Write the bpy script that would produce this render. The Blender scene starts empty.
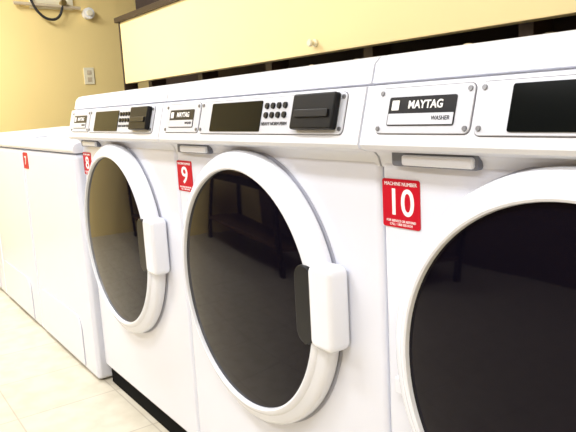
import bpy, bmesh
from math import *
from mathutils import Vector, Matrix
S=bpy.context.scene
S.view_settings.view_transform='Standard'
S.view_settings.look='None'
COL=S.collection
W=0.686
# ---------------------------------------------------------------- materials
def mat(name,col,rough=.5,metal=0,spec=.5,coat=0,emit=None,es=0,noise=0,nscale=5,bump=0):
    m=bpy.data.materials.new(name);m.use_nodes=True
    nt=m.node_tree;b=nt.nodes['Principled BSDF']
    b.inputs['Base Color'].default_value=(*col,1);b.inputs['Roughness'].default_value=rough
    b.inputs['Metallic'].default_value=metal;b.inputs['Specular IOR Level'].default_value=spec
    b.inputs['Coat Weight'].default_value=coat
    if emit: b.inputs['Emission Color'].default_value=(*emit,1);b.inputs['Emission Strength'].default_value=es
    tc=nt.nodes.new('ShaderNodeTexCoord');n=nt.nodes.new('ShaderNodeTexNoise');n.inputs['Scale'].default_value=nscale
    nt.links.new(tc.outputs['Object'],n.inputs['Vector'])
    if noise:
        r=nt.nodes.new('ShaderNodeMix');r.data_type='RGBA'
        r.inputs['A'].default_value=(*[c*(1-noise) for c in col],1);r.inputs['B'].default_value=(*[min(1,c*(1+noise)) for c in col],1)
        nt.links.new(n.outputs['Fac'],r.inputs['Factor']);nt.links.new(r.outputs['Result'],b.inputs['Base Color'])
    if bump:
        bp=nt.nodes.new('ShaderNodeBump');bp.inputs['Strength'].default_value=bump;bp.inputs['Distance'].default_value=.002
        n2=nt.nodes.new('ShaderNodeTexNoise');n2.inputs['Scale'].default_value=60
        nt.links.new(tc.outputs['Object'],n2.inputs['Vector']);nt.links.new(n2.outputs['Fac'],bp.inputs['Height'])
        nt.links.new(bp.outputs['Normal'],b.inputs['Normal'])
    return m
M_white=mat('white_enamel',(.77,.79,.88),.25,coat=.3,noise=.01)
M_console=mat('white_plastic',(.77,.79,.86),.3)
M_door=mat('white_door_plastic',(.80,.82,.89),.22,coat=.3)
M_glass=mat('dark_glass',(.003,.0026,.0060),.035,spec=.17)
M_glass.node_tree.nodes['Principled BSDF'].inputs['Specular Tint'].default_value=(.95,.85,.95,1)
M_black=mat('black_plastic',(.006,.006,.008),.35,spec=.3)
M_slot=mat('black_card_slot',(.005,.005,.006),.4,spec=.2)
M_disp=mat('display_window',(.004,.005,.005),.12,spec=.10)
M_plate=mat('brushed_plate',(.62,.64,.71),.35,metal=.1)
M_screw=mat('screw_metal',(.25,.25,.26),.35,metal=.9)
M_grey=mat('recess_shade_grey',(.17,.18,.22),.6)
M_shadow=mat('pale_gap',(.38,.39,.46),.6)
M_seam=mat('seam_grey',(.15,.15,.18),.7)
M_dark=mat('toe_gap_shade',(.006,.006,.006),.9,spec=.1)
M_red=mat('red_placard',(.52,.003,.018),.45,spec=.2)
M_txt=mat('white_print',(.92,.92,.92),.5)
M_wall=mat('yellow_paint',(.93,.73,.31),.7,noise=.04,nscale=2,bump=.15)
M_panel=mat('cream_paint',(.90,.73,.37),.6,noise=.03,nscale=2,bump=.1)
M_brown=mat('dark_brown_wood',(.035,.018,.010),.5,noise=.3)
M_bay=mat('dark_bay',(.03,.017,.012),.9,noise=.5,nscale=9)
M_pipe=mat('pipe_beige',(.62,.52,.36),.5)
M_rubber=mat('rubber_hose',(.02,.02,.02),.5)
M_ivory=mat('ivory_plastic',(.88,.82,.60),.4)
M_ceil=mat('ceiling_white',(.8,.78,.74),.8)
M_tan=mat('tan_paint',(.16,.10,.06),.7,noise=.1)
M_wood=mat('reflection_table_laminate',(.16,.085,.045),.5,noise=.2)
M_brass=mat('brass_valve',(.45,.33,.12),.35,metal=.8)
M_lamp=mat('lamp_diffuser',(.9,.9,.9),.5,emit=(1,.98,.95),es=4)
# tiled floor
M_floor=bpy.data.materials.new('floor_tiles');M_floor.use_nodes=True
nt=M_floor.node_tree;b=nt.nodes['Principled BSDF'];tc=nt.nodes.new('ShaderNodeTexCoord')
br=nt.nodes.new('ShaderNodeTexBrick');br.offset=0;br.squash=1
for k,v in (('Scale',1),('Mortar Size',.0025),('Mortar Smooth',.3),('Brick Width',.305),('Row Height',.305),('Bias',0)): br.inputs[k].default_value=v
br.inputs['Color1'].default_value=(.62,.57,.46,1);br.inputs['Color2'].default_value=(.59,.54,.43,1);br.inputs['Mortar'].default_value=(.44,.39,.31,1)
nz=nt.nodes.new('ShaderNodeTexNoise');nz.inputs['Scale'].default_value=14;nz.inputs['Detail'].default_value=6
mx=nt.nodes.new('ShaderNodeMix');mx.data_type='RGBA';mx.blend_type='MULTIPLY';mx.inputs['Factor'].default_value=.5
cr=nt.nodes.new('ShaderNodeValToRGB');cr.color_ramp.elements[0].position=.35;cr.color_ramp.elements[0].color=(.78,.75,.70,1);cr.color_ramp.elements[1].position=.6;cr.color_ramp.elements[1].color=(1,1,1,1)
nt.links.new(tc.outputs['Object'],br.inputs['Vector']);nt.links.new(tc.outputs['Object'],nz.inputs['Vector'])
nt.links.new(nz.outputs['Fac'],cr.inputs['Fac']);nt.links.new(br.outputs['Color'],mx.inputs['A']);nt.links.new(cr.outputs['Color'],mx.inputs['B'])
nt.links.new(mx.outputs['Result'],b.inputs['Base Color']);b.inputs['Roughness'].default_value=.4
# ---------------------------------------------------------------- helpers
def obj(name,bm,m,parent=None,smooth=False,bevel=0,seg=3,loc=(0,0,0)):
    bmesh.ops.recalc_face_normals(bm,faces=bm.faces[:])
    me=bpy.data.meshes.new(name);bm.to_mesh(me);bm.free();me.materials.append(m)
    o=bpy.data.objects.new(name,me);COL.objects.link(o);o.location=loc
    if parent: o.parent=parent
    if bevel:
        md=o.modifiers.new('b','BEVEL');md.width=bevel;md.segments=seg;md.limit_method='ANGLE';md.angle_limit=radians(35)
        md.harden_normals=True
        smooth=True
    if smooth:
        for p in me.polygons:p.use_smooth=True
        if not bevel:
            try:
                me.set_sharp_from_angle(angle=radians(40))
            except Exception: pass
    return o
def empty(name,loc=(0,0,0)):
    o=bpy.data.objects.new(name,None);COL.objects.link(o);o.location=loc;o.empty_display_size=.1;return o
def box(name,x0,x1,y0,y1,z0,z1,m,parent=None,bevel=0,seg=3):
    bm=bmesh.new();bmesh.ops.create_cube(bm,size=1)
    for v in bm.verts:
        v.co=Vector(((x0+x1)/2+v.co.x*(x1-x0),(y0+y1)/2+v.co.y*(y1-y0),(z0+z1)/2+v.co.z*(z1-z0)))
    return obj(name,bm,m,parent,bevel=bevel,seg=seg)
def prof(name,pts,x0,x1,m,parent,bevel=0,seg=2):
    bm=bmesh.new();a=[bm.verts.new((x0,y,z)) for y,z in pts];c=[bm.verts.new((x1,y,z)) for y,z in pts];n=len(pts)
    bm.faces.new(a);bm.faces.new(c)
    for i in range(n): bm.faces.new((a[i],a[(i+1)%n],c[(i+1)%n],c[i]))
    return obj(name,bm,m,parent,bevel=bevel,seg=seg)
def lathe(name,pts,cx,cz,m,parent,n=96,cap=True,sx=1.0):
    bm=bmesh.new();rings=[]
    for r,y in pts:
        if r<1e-6: rings.append([bm.verts.new((cx,y,cz))])
        else: rings.append([bm.verts.new((cx+sx*r*cos(2*pi*i/n),y,cz+r*sin(2*pi*i/n))) for i in range(n)])
    for a,c in zip(rings,rings[1:]):
        for i in range(n):
            j=(i+1)%n
            if len(c)==1: bm.faces.new((a[i],a[j],c[0]))
            elif len(a)==1: bm.faces.new((a[0],c[i],c[j]))
            else: bm.faces.new((a[i],a[j],c[j],c[i]))
    return obj(name,bm,m,parent,smooth=True)
FRONT=(Vector((0,0,0)),Vector((1,0,0)),Vector((0,0,1)),Vector((0,-1,0)))
def rr(name,x0,x1,s0,s1,n0,n1,rad,m,parent,frame=FRONT,bevel=0,k=6,rads=None):
    O,ex,es,en=frame;R=rads or (rad,)*4
    pts=[]
    for (cx,cy,a0,r) in ((x1-R[0],s1-R[0],0,R[0]),(x0+R[1],s1-R[1],90,R[1]),(x0+R[2],s0+R[2],180,R[2]),(x1-R[3],s0+R[3],270,R[3])):
        for i in range(k+1):
            a=radians(a0+90*i/k);pts.append((cx+r*cos(a),cy+r*sin(a)))
    bm=bmesh.new()
    A=[bm.verts.new(O+ex*x+es*s+en*n0) for x,s in pts];B=[bm.verts.new(O+ex*x+es*s+en*n1) for x,s in pts];n=len(pts)
    bm.faces.new(A);bm.faces.new(B)
    for i in range(n): bm.faces.new((A[i],A[(i+1)%n],B[(i+1)%n],B[i]))
    return obj(name,bm,m,parent,bevel=bevel,seg=3)
def text(name,s,x,sv,n,size,m,parent,frame=FRONT,align='CENTER',bold=0,sx=1):
    O,ex,es,en=frame
    c=bpy.data.curves.new(name,'FONT');c.body=s;c.size=size;c.extrude=.0003;c.align_x=align;c.align_y='CENTER';c.offset=bold
    o=bpy.data.objects.new(name+'_t',c);COL.objects.link(o)
    bpy.context.view_layer.update()
    me=bpy.data.meshes.new_from_object(o.evaluated_get(bpy.context.evaluated_depsgraph_get()))
    bpy.data.objects.remove(o)
    P=O+ex*x+es*sv+en*n
    for v in me.vertices: v.co=P+ex*v.co.x*sx+es*v.co.y+en*v.co.z
    me.materials.clear();me.materials.append(m)
    q=bpy.data.objects.new(name,me);COL.objects.link(q);q.parent=parent
    return q
def tube(name,pts,r,m,parent=None,smooth=True):
    c=bpy.data.curves.new(name,'CURVE');c.dimensions='3D';c.bevel_depth=r;c.bevel_resolution=4
    sp=c.splines.new('NURBS' if smooth else 'POLY');sp.points.add(len(pts)-1)
    for p,q in zip(sp.points,pts): p.co=(*q,1)
    if smooth: sp.use_endpoint_u=True;sp.order_u=3
    c.use_fill_caps=True;c.materials.append(m)
    o=bpy.data.objects.new(name,c);COL.objects.link(o)
    if parent:o.parent=parent
    return o
H0=.894   # camera height above the floor; heights below measured from floor
# ---------------------------------------------------------------- front load washer
cy0,cz0=-.020,H0+.020; cy1,cz1=-.040,H0-.056
es=Vector((0,cy0-cy1,cz0-cz1)).normalized()
CON=(Vector((0,cy1,cz1)),Vector((1,0,0)),es,Vector((0,-es.z,es.y)))
def washer(k,num):
    e=empty('front_load_washing_machine',(k*W,0,0))
    g=.0022;x0,x1=g,W-g
    T=H0+.0635
    box('cabinet',x0,x1,0,.70,.066,H0-.03,M_white,e,bevel=.010,seg=4)
    box('toe_kick',x0+.002,x1-.002,.018,.68,.0,.07,M_dark,e)  # black colour stands for the shadow in the toe gap
    P=[(.70,H0-.031),(.70,T),(.02,T),(.006,T-.003),(-.004,T-.012),(-.010,H0+.030),(-.012,H0+.0245),(-.006,H0+.0225),(-.006,H0+.0213),
       (-.0195,H0+.0200),(cy0,cz0-.001),(cy1,cz1),(-.041,H0-.060),(-.037,H0-.066),(-.026,H0-.070),(-.010,H0-.0725),(-.003,H0-.080),(.002,H0-.095),(.012,H0-.096),(.012,H0-.031)]
    prof('console_housing',P,x0,x1,M_console,e,bevel=.0015)
    rr('label_plate_edge',.0310,.1930,.0110,.0740,-.001,.0008,.009,M_seam,e,CON)
    rr('control_plate_edge',.1980,.6490,.0090,.0740,-.001,.0008,.009,M_seam,e,CON)
    rr('label_plate',.032,.192,.012,.073,.0,.0025,.008,M_plate,e,CON,bevel=.0008)
    rr('control_plate',.199,.648,.010,.073,.0,.0025,.008,M_plate,e,CON,bevel=.0008)
    rr('brand_label',.054,.168,.022,.060,.0025,.0035,.003,M_black,e,CON)
    rr('brand_label_silver',.0555,.1665,.0235,.038,.0035,.004,.001,M_plate,e,CON)
    text('brand_print','MAYTAG',.119,.0488,.0040,.0145,M_txt,e,CON,bold=.0003)
    text('brand_print_small','WASHER',.147,.0312,.0042,.0075,M_black,e,CON)
    rr('brand_logo',.060,.073,.0425,.0555,.0035,.0041,.001,M_txt,e,CON)
    rr('display_window',.245,.425,.014,.068,.0025,.004,.003,M_disp,e,CON)
    for i in range(4):
        for j in range(2):
            knob(e,.441+i*.018,.042+j*.016,.0058,.006,M_black,'button_%d_%d'%(i,j))
    text('button_print','HEAVY NORM PERM',.467,.027,.003,.0085,M_black,e,CON)
    rr('card_slot',.530,.636,.016,.072,.0025,.015,.004,M_slot,e,CON,bevel=.003)
    rr('card_slot_lip',.542,.626,.034,.046,.015,.018,.002,M_black,e,CON,bevel=.001)
    for i,(sx,sy) in enumerate(((.038,.066),(.038,.018),(.186,.066),(.186,.018),(.206,.066),(.206,.018),(.642,.066),(.642,.018))):
        knob(e,sx,sy,.0036,.0045,M_screw,'screw_%d'%i)
    # dispenser pull under label plate
    rr('dispenser_recess_shade',.036,.184,H0-.091,H0-.062,.0,.012,.005,M_grey,e,bevel=.002)  # grey block paints in the shade of the recess under the console
    rr('dispenser_handle',.060,.180,H0-.089,H0-.0745,.0,.018,.004,M_console,e,bevel=.003)
    # placard
    rr('number_placard',.005,.078,H0-.181,H0-.111,.0,.0015,.004,M_red,e)
    text('number_print',num,.0415,H0-.146,.0016,.054,M_txt,e,bold=.0006,sx=1.0 if len(num)>1 else 1.25)
    text('placard_top_print','MACHINE NUMBER',.0415,H0-.1180,.0016,.0074,M_txt,e)
    for i,s_ in enumerate(('FOR SERVICE OR REFUND','CALL 1 800 555 0134')):
        text('placard_line_%d'%i,s_,.0415,H0-.1715-.0050*i,.0016,.0050,M_txt,e)
    # door
    cx,cz=.317,H0-.349
    lathe('door_gap',[(.2735,-.0005),(.2735,-.002),(.25,-.002)],cx,cz,M_shadow,e)
    lathe('door_ring',[(.262,-.002),(.269,-.005),(.2705,-.012),(.2700,-.021),(.2675,-.026),(.262,-.0295),(.2505,-.034),(.249,-.0345),(.248,-.0365),(.242,-.040),(.2385,-.041),(.2355,-.0395),(.2345,-.036),(.234,-.028)],cx,cz,M_door,e)
    lathe('door_glass',[(.2355,-.033),(.20,-.0365),(.15,-.039),(.10,-.041),(.05,-.042),(0,-.0423)],cx,cz,M_glass,e)
    rr('handle_pocket',.514,.562,H0-.398,H0-.260,.032,.0445,.024,M_black,e,bevel=.003)
    rr('door_handle',.552,.611,H0-.398,H0-.256,.002,.046,.014,M_door,e,bevel=.010)
    rr('door_hinge',.032,.054,H0-.43,H0-.405,.0,.014,.003,M_door,e,bevel=.002)
    return e
def knob(e,x,s,r,n1,m,name):
    O,ex,es_,en=CON;bm=bmesh.new();k=16;n0=.002
    A=[bm.verts.new(O+ex*(x+r*cos(2*pi*i/k))+es_*(s+r*sin(2*pi*i/k))+en*n0) for i in range(k)]
    B=[bm.verts.new(O+ex*(x+r*.85*cos(2*pi*i/k))+es_*(s+r*.85*sin(2*pi*i/k))+en*n1) for i in range(k)]
    bm.faces.new(A);bm.faces.new(B)
    for i in range(k): bm.faces.new((A[i],A[(i+1)%k],B[(i+1)%k],B[i]))
    return obj(name,bm,m,e)
for k,n in ((-1,'8'),(0,'9'),(1,'10')): washer(k,n)
# ---------------------------------------------------------------- top load washers
TW=.70
def toploader(i,num):
    X0=-.702-TW*(i+1)
    e=empty('top_load_washing_machine',(X0,-.022,0))
    x0,x1=.005,TW-.005
    box('cabinet',x0,x1,0,.70,.004,.775,M_white,e,bevel=.016,seg=4)
    prof('top_deck',[(.70,.778),(.70,.835),(.60,.835),(.10,.816),(.02,.813),(.004,.808),(-.004,.798),(-.004,.786),(.004,.778)],x0,x1,M_console,e,bevel=.003)
    prof('lid',[(.56,.8345),(.56,.842),(.10,.824),(.07,.820),(.07,.8155)],x0+.08,x1-.08,M_console,e,bevel=.003)
    rr('lower_access_panel_gap',.018,.572,.020,.207,.0,.0008,.01,M_shadow,e,rads=(.06,.06,.01,.01),k=10)
    rr('lower_access_panel',.02,.57,.022,.205,.0,.004,.01,M_white,e,rads=(.06,.06,.01,.01),bevel=.003,k=10)
    rr('number_placard',.012,.085,.700,.765,.0,.0015,.004,M_red,e)
    text('number_print',num,.0485,.731,.0016,.048,M_txt,e,bold=.0006,sx=1.25)
    return e
for i,n in enumerate(('7','6','5')): toploader(i,n)
# ---------------------------------------------------------------- room
XL,XR,YF,YB,ZC=-3.40,3.2,-2.9,1.45,2.45
t=.1
box('floor',XL-t,XR+t,YF-t,YB+t,-.1,0,M_floor)
box('ceiling',XL-t,XR+t,YF-t,YB+t,ZC,ZC+.1,M_ceil)
box('wall_left',XL-t,XL,YF-t,YB+t,0,ZC,M_wall)
box('wall_right',XR,XR+t,YF-t,YB+t,0,ZC,M_wall)
box('wall_front',XL,XR,YF-t,YF,0,ZC,M_tan)
box('wall_back',XL,XR,YB,YB+t,0,ZC,M_bay)
bp=empty('service_bulkhead',(0,0,0))
box('bulkhead_board',-2.43,XR,.85,.90,H0+.182,H0+.540,M_panel,bp,bevel=.003)
box('bulkhead_end_trim',-2.445,-2.43,.845,.93,H0+.10,H0+.545,M_brown,bp,bevel=.002)
box('bulkhead_cap',-2.47,XR,.83,1.02,H0+.540,H0+.570,M_brown,bp,bevel=.004)
box('bulkhead_upper_panel',-2.43,XR,.96,1.0,H0+.57,ZC,M_bay,bp)
for i in range(9):
    x=-2.2+i*.62
    box('bulkhead_stud_%d'%i,x,x+.045,.90,.99,0,H0+.535,M_brown,bp)
kn=empty('wall_knob',(0,0,0))
def inv(px,py,y=None,X=None):
    f=642.4026;yw,pt,rl=radians(55.2506),radians(9.7477),radians(-3.1072)
    fw=Vector((-sin(yw)*cos(pt),cos(yw)*cos(pt),-sin(pt)));r=Vector((cos(yw),sin(yw),0));u=r.cross(fw)
    c,s=cos(rl),sin(rl);dx,dy=px-288,py-216
    x=c*dx+s*dy;yy=-s*dx+c*dy
    d=fw+r*(x/f)-u*(yy/f);C=Vector((1.3752,-.6462,H0))
    t_=((y-C.y)/d.y) if y is not None else ((X-C.x)/d.x)
    return C+d*t_
q=inv(316,43,y=.85)
lathe('knob_body',[(.014,.85),(.014,.842),(.008,.838),(.007,.830),(.013,.826),(.014,.820),(.010,.815),(0,.814)],q.x,q.z,M_ivory,kn,n=24)
pw=empty('water_pipework',(0,0,0))
tube('supply_pipe',[(-2.3,.80,H0+.095),(2.6,.80,H0+.095)],.009,M_pipe,pw,False)
for k in range(-1,3):
    for j,dx in enumerate((.18,.42)):
        x=k*W+dx
        tube('hose_%d_%d'%(k,j),[(x,.80,H0+.09),(x,.78,H0+.125),(x+.06,.76,H0+.13),(x+.12,.74,H0+.08),(x+.12,.72,H0-.1)],.010,M_rubber if j else M_pipe,pw)
p=inv(89,76,X=XL)
o=empty('electrical_outlet',(XL,p.y,p.z))
box('outlet_plate',0,.008,-.038,.038,-.06,.06,M_ivory,o,bevel=.003)
box('socket_upper',.008,.011,-.016,.016,.010,.040,M_pipe,o,bevel=.002)
box('socket_lower',.008,.011,-.016,.016,-.040,-.010,M_pipe,o,bevel=.002)
p=inv(50,8,X=XL)
o=empty('wall_water_valve',(XL,p.y,p.z))
box('valve_box',0,.02,-.14,.16,-.01,.12,M_ivory,o,bevel=.005)
tube('drain_hose',[(.05,-.16,.12),(.05,-.13,.0),(.05,-.06,-.08),(.05,.02,-.09),(.05,.07,-.03),(.04,.08,.05)],.009,M_rubber,o)
tube('copper_pipe',[(.04,-.25,.02),(.04,.20,-.0)],.012,M_pipe,o,False)
tube('valve_body',[(.02,.08,.03),(.07,.08,.03)],.02,M_brass,o,False)
tube('standoff',[(0,-.2,.018),(.04,-.2,.018)],.01,M_brass,o,False)
p=inv(87,14,X=XL)
o=empty('detector_cap',(XL,p.y,p.z))
tube('cap_body',[(0,0,0),(.05,0,0)],.040,M_txt,o,False)
tube('cap_stem',[(.05,0,0),(.07,0,0)],.02,M_ivory,o,False)
# unseen table added across the aisle to give the door glass shapes to reflect
ft=empty('added_reflection_table',(-2.25,-1.9,0))
box('table_top',-1.0,1.0,-.40,.40,.74,.78,M_wood,ft,bevel=.006)
box('table_apron',-.92,.92,-.34,.34,.66,.74,M_brown,ft)
box('lower_shelf',-.92,.92,-.34,.34,.20,.23,M_wood,ft,bevel=.004)
for i,(a,b_) in enumerate(((-.92,-.34),(.86,-.34),(-.92,.28),(.86,.28))):
    box('leg_%d'%i,a,a+.06,b_,b_+.06,0,.74,M_brown,ft)
# ---------------------------------------------------------------- lights
def fixture(x,y,P):
    e=empty('fluorescent_light_fixture',(x,y,ZC))
    box('housing',-.65,.65,-.17,.17,-.07,0,M_txt,e,bevel=.006)
    box('diffuser',-.62,.62,-.14,.14,-.085,-.07,M_lamp,e,bevel=.004)
    l=bpy.data.lights.new('tube','AREA');l.shape='RECTANGLE';l.size=1.2;l.size_y=.28;l.energy=P;l.color=(.95,.97,1)
    lo=bpy.data.objects.new('tube_light',l);COL.objects.link(lo);lo.parent=e;lo.location=(0,0,-.095)
fixture(-2.1,-.5,60);fixture(-.4,-1.1,25);fixture(1.6,-1.1,28)  # leftmost fixture is added to brighten the yellow wall
fixture(-2.4,-2.1,14);fixture(-.4,-2.2,20);fixture(1.6,-2.2,22)
w=bpy.data.worlds.new('w');S.world=w;w.use_nodes=True
w.node_tree.nodes['Background'].inputs['Color'].default_value=(.9,.93,1,1);w.node_tree.nodes['Background'].inputs['Strength'].default_value=.3
# ---------------------------------------------------------------- camera
yw,pt,rl=radians(55.2506),radians(9.7477),radians(-3.1072)
fw=Vector((-sin(yw)*cos(pt),cos(yw)*cos(pt),-sin(pt)));r=Vector((cos(yw),sin(yw),0));u=r.cross(fw)
c,s=cos(rl),sin(rl);R=r*c+u*s;U=-r*s+u*c
cd=bpy.data.cameras.new('camera');co=bpy.data.objects.new('camera',cd);COL.objects.link(co)
cd.sensor_width=36;cd.sensor_fit='HORIZONTAL';cd.lens=642.4*36/576;cd.clip_start=.02
m=Matrix((R,U,-fw)).transposed().to_4x4();m.translation=(1.3752,-.6462,H0);co.matrix_world=m
S.camera=co
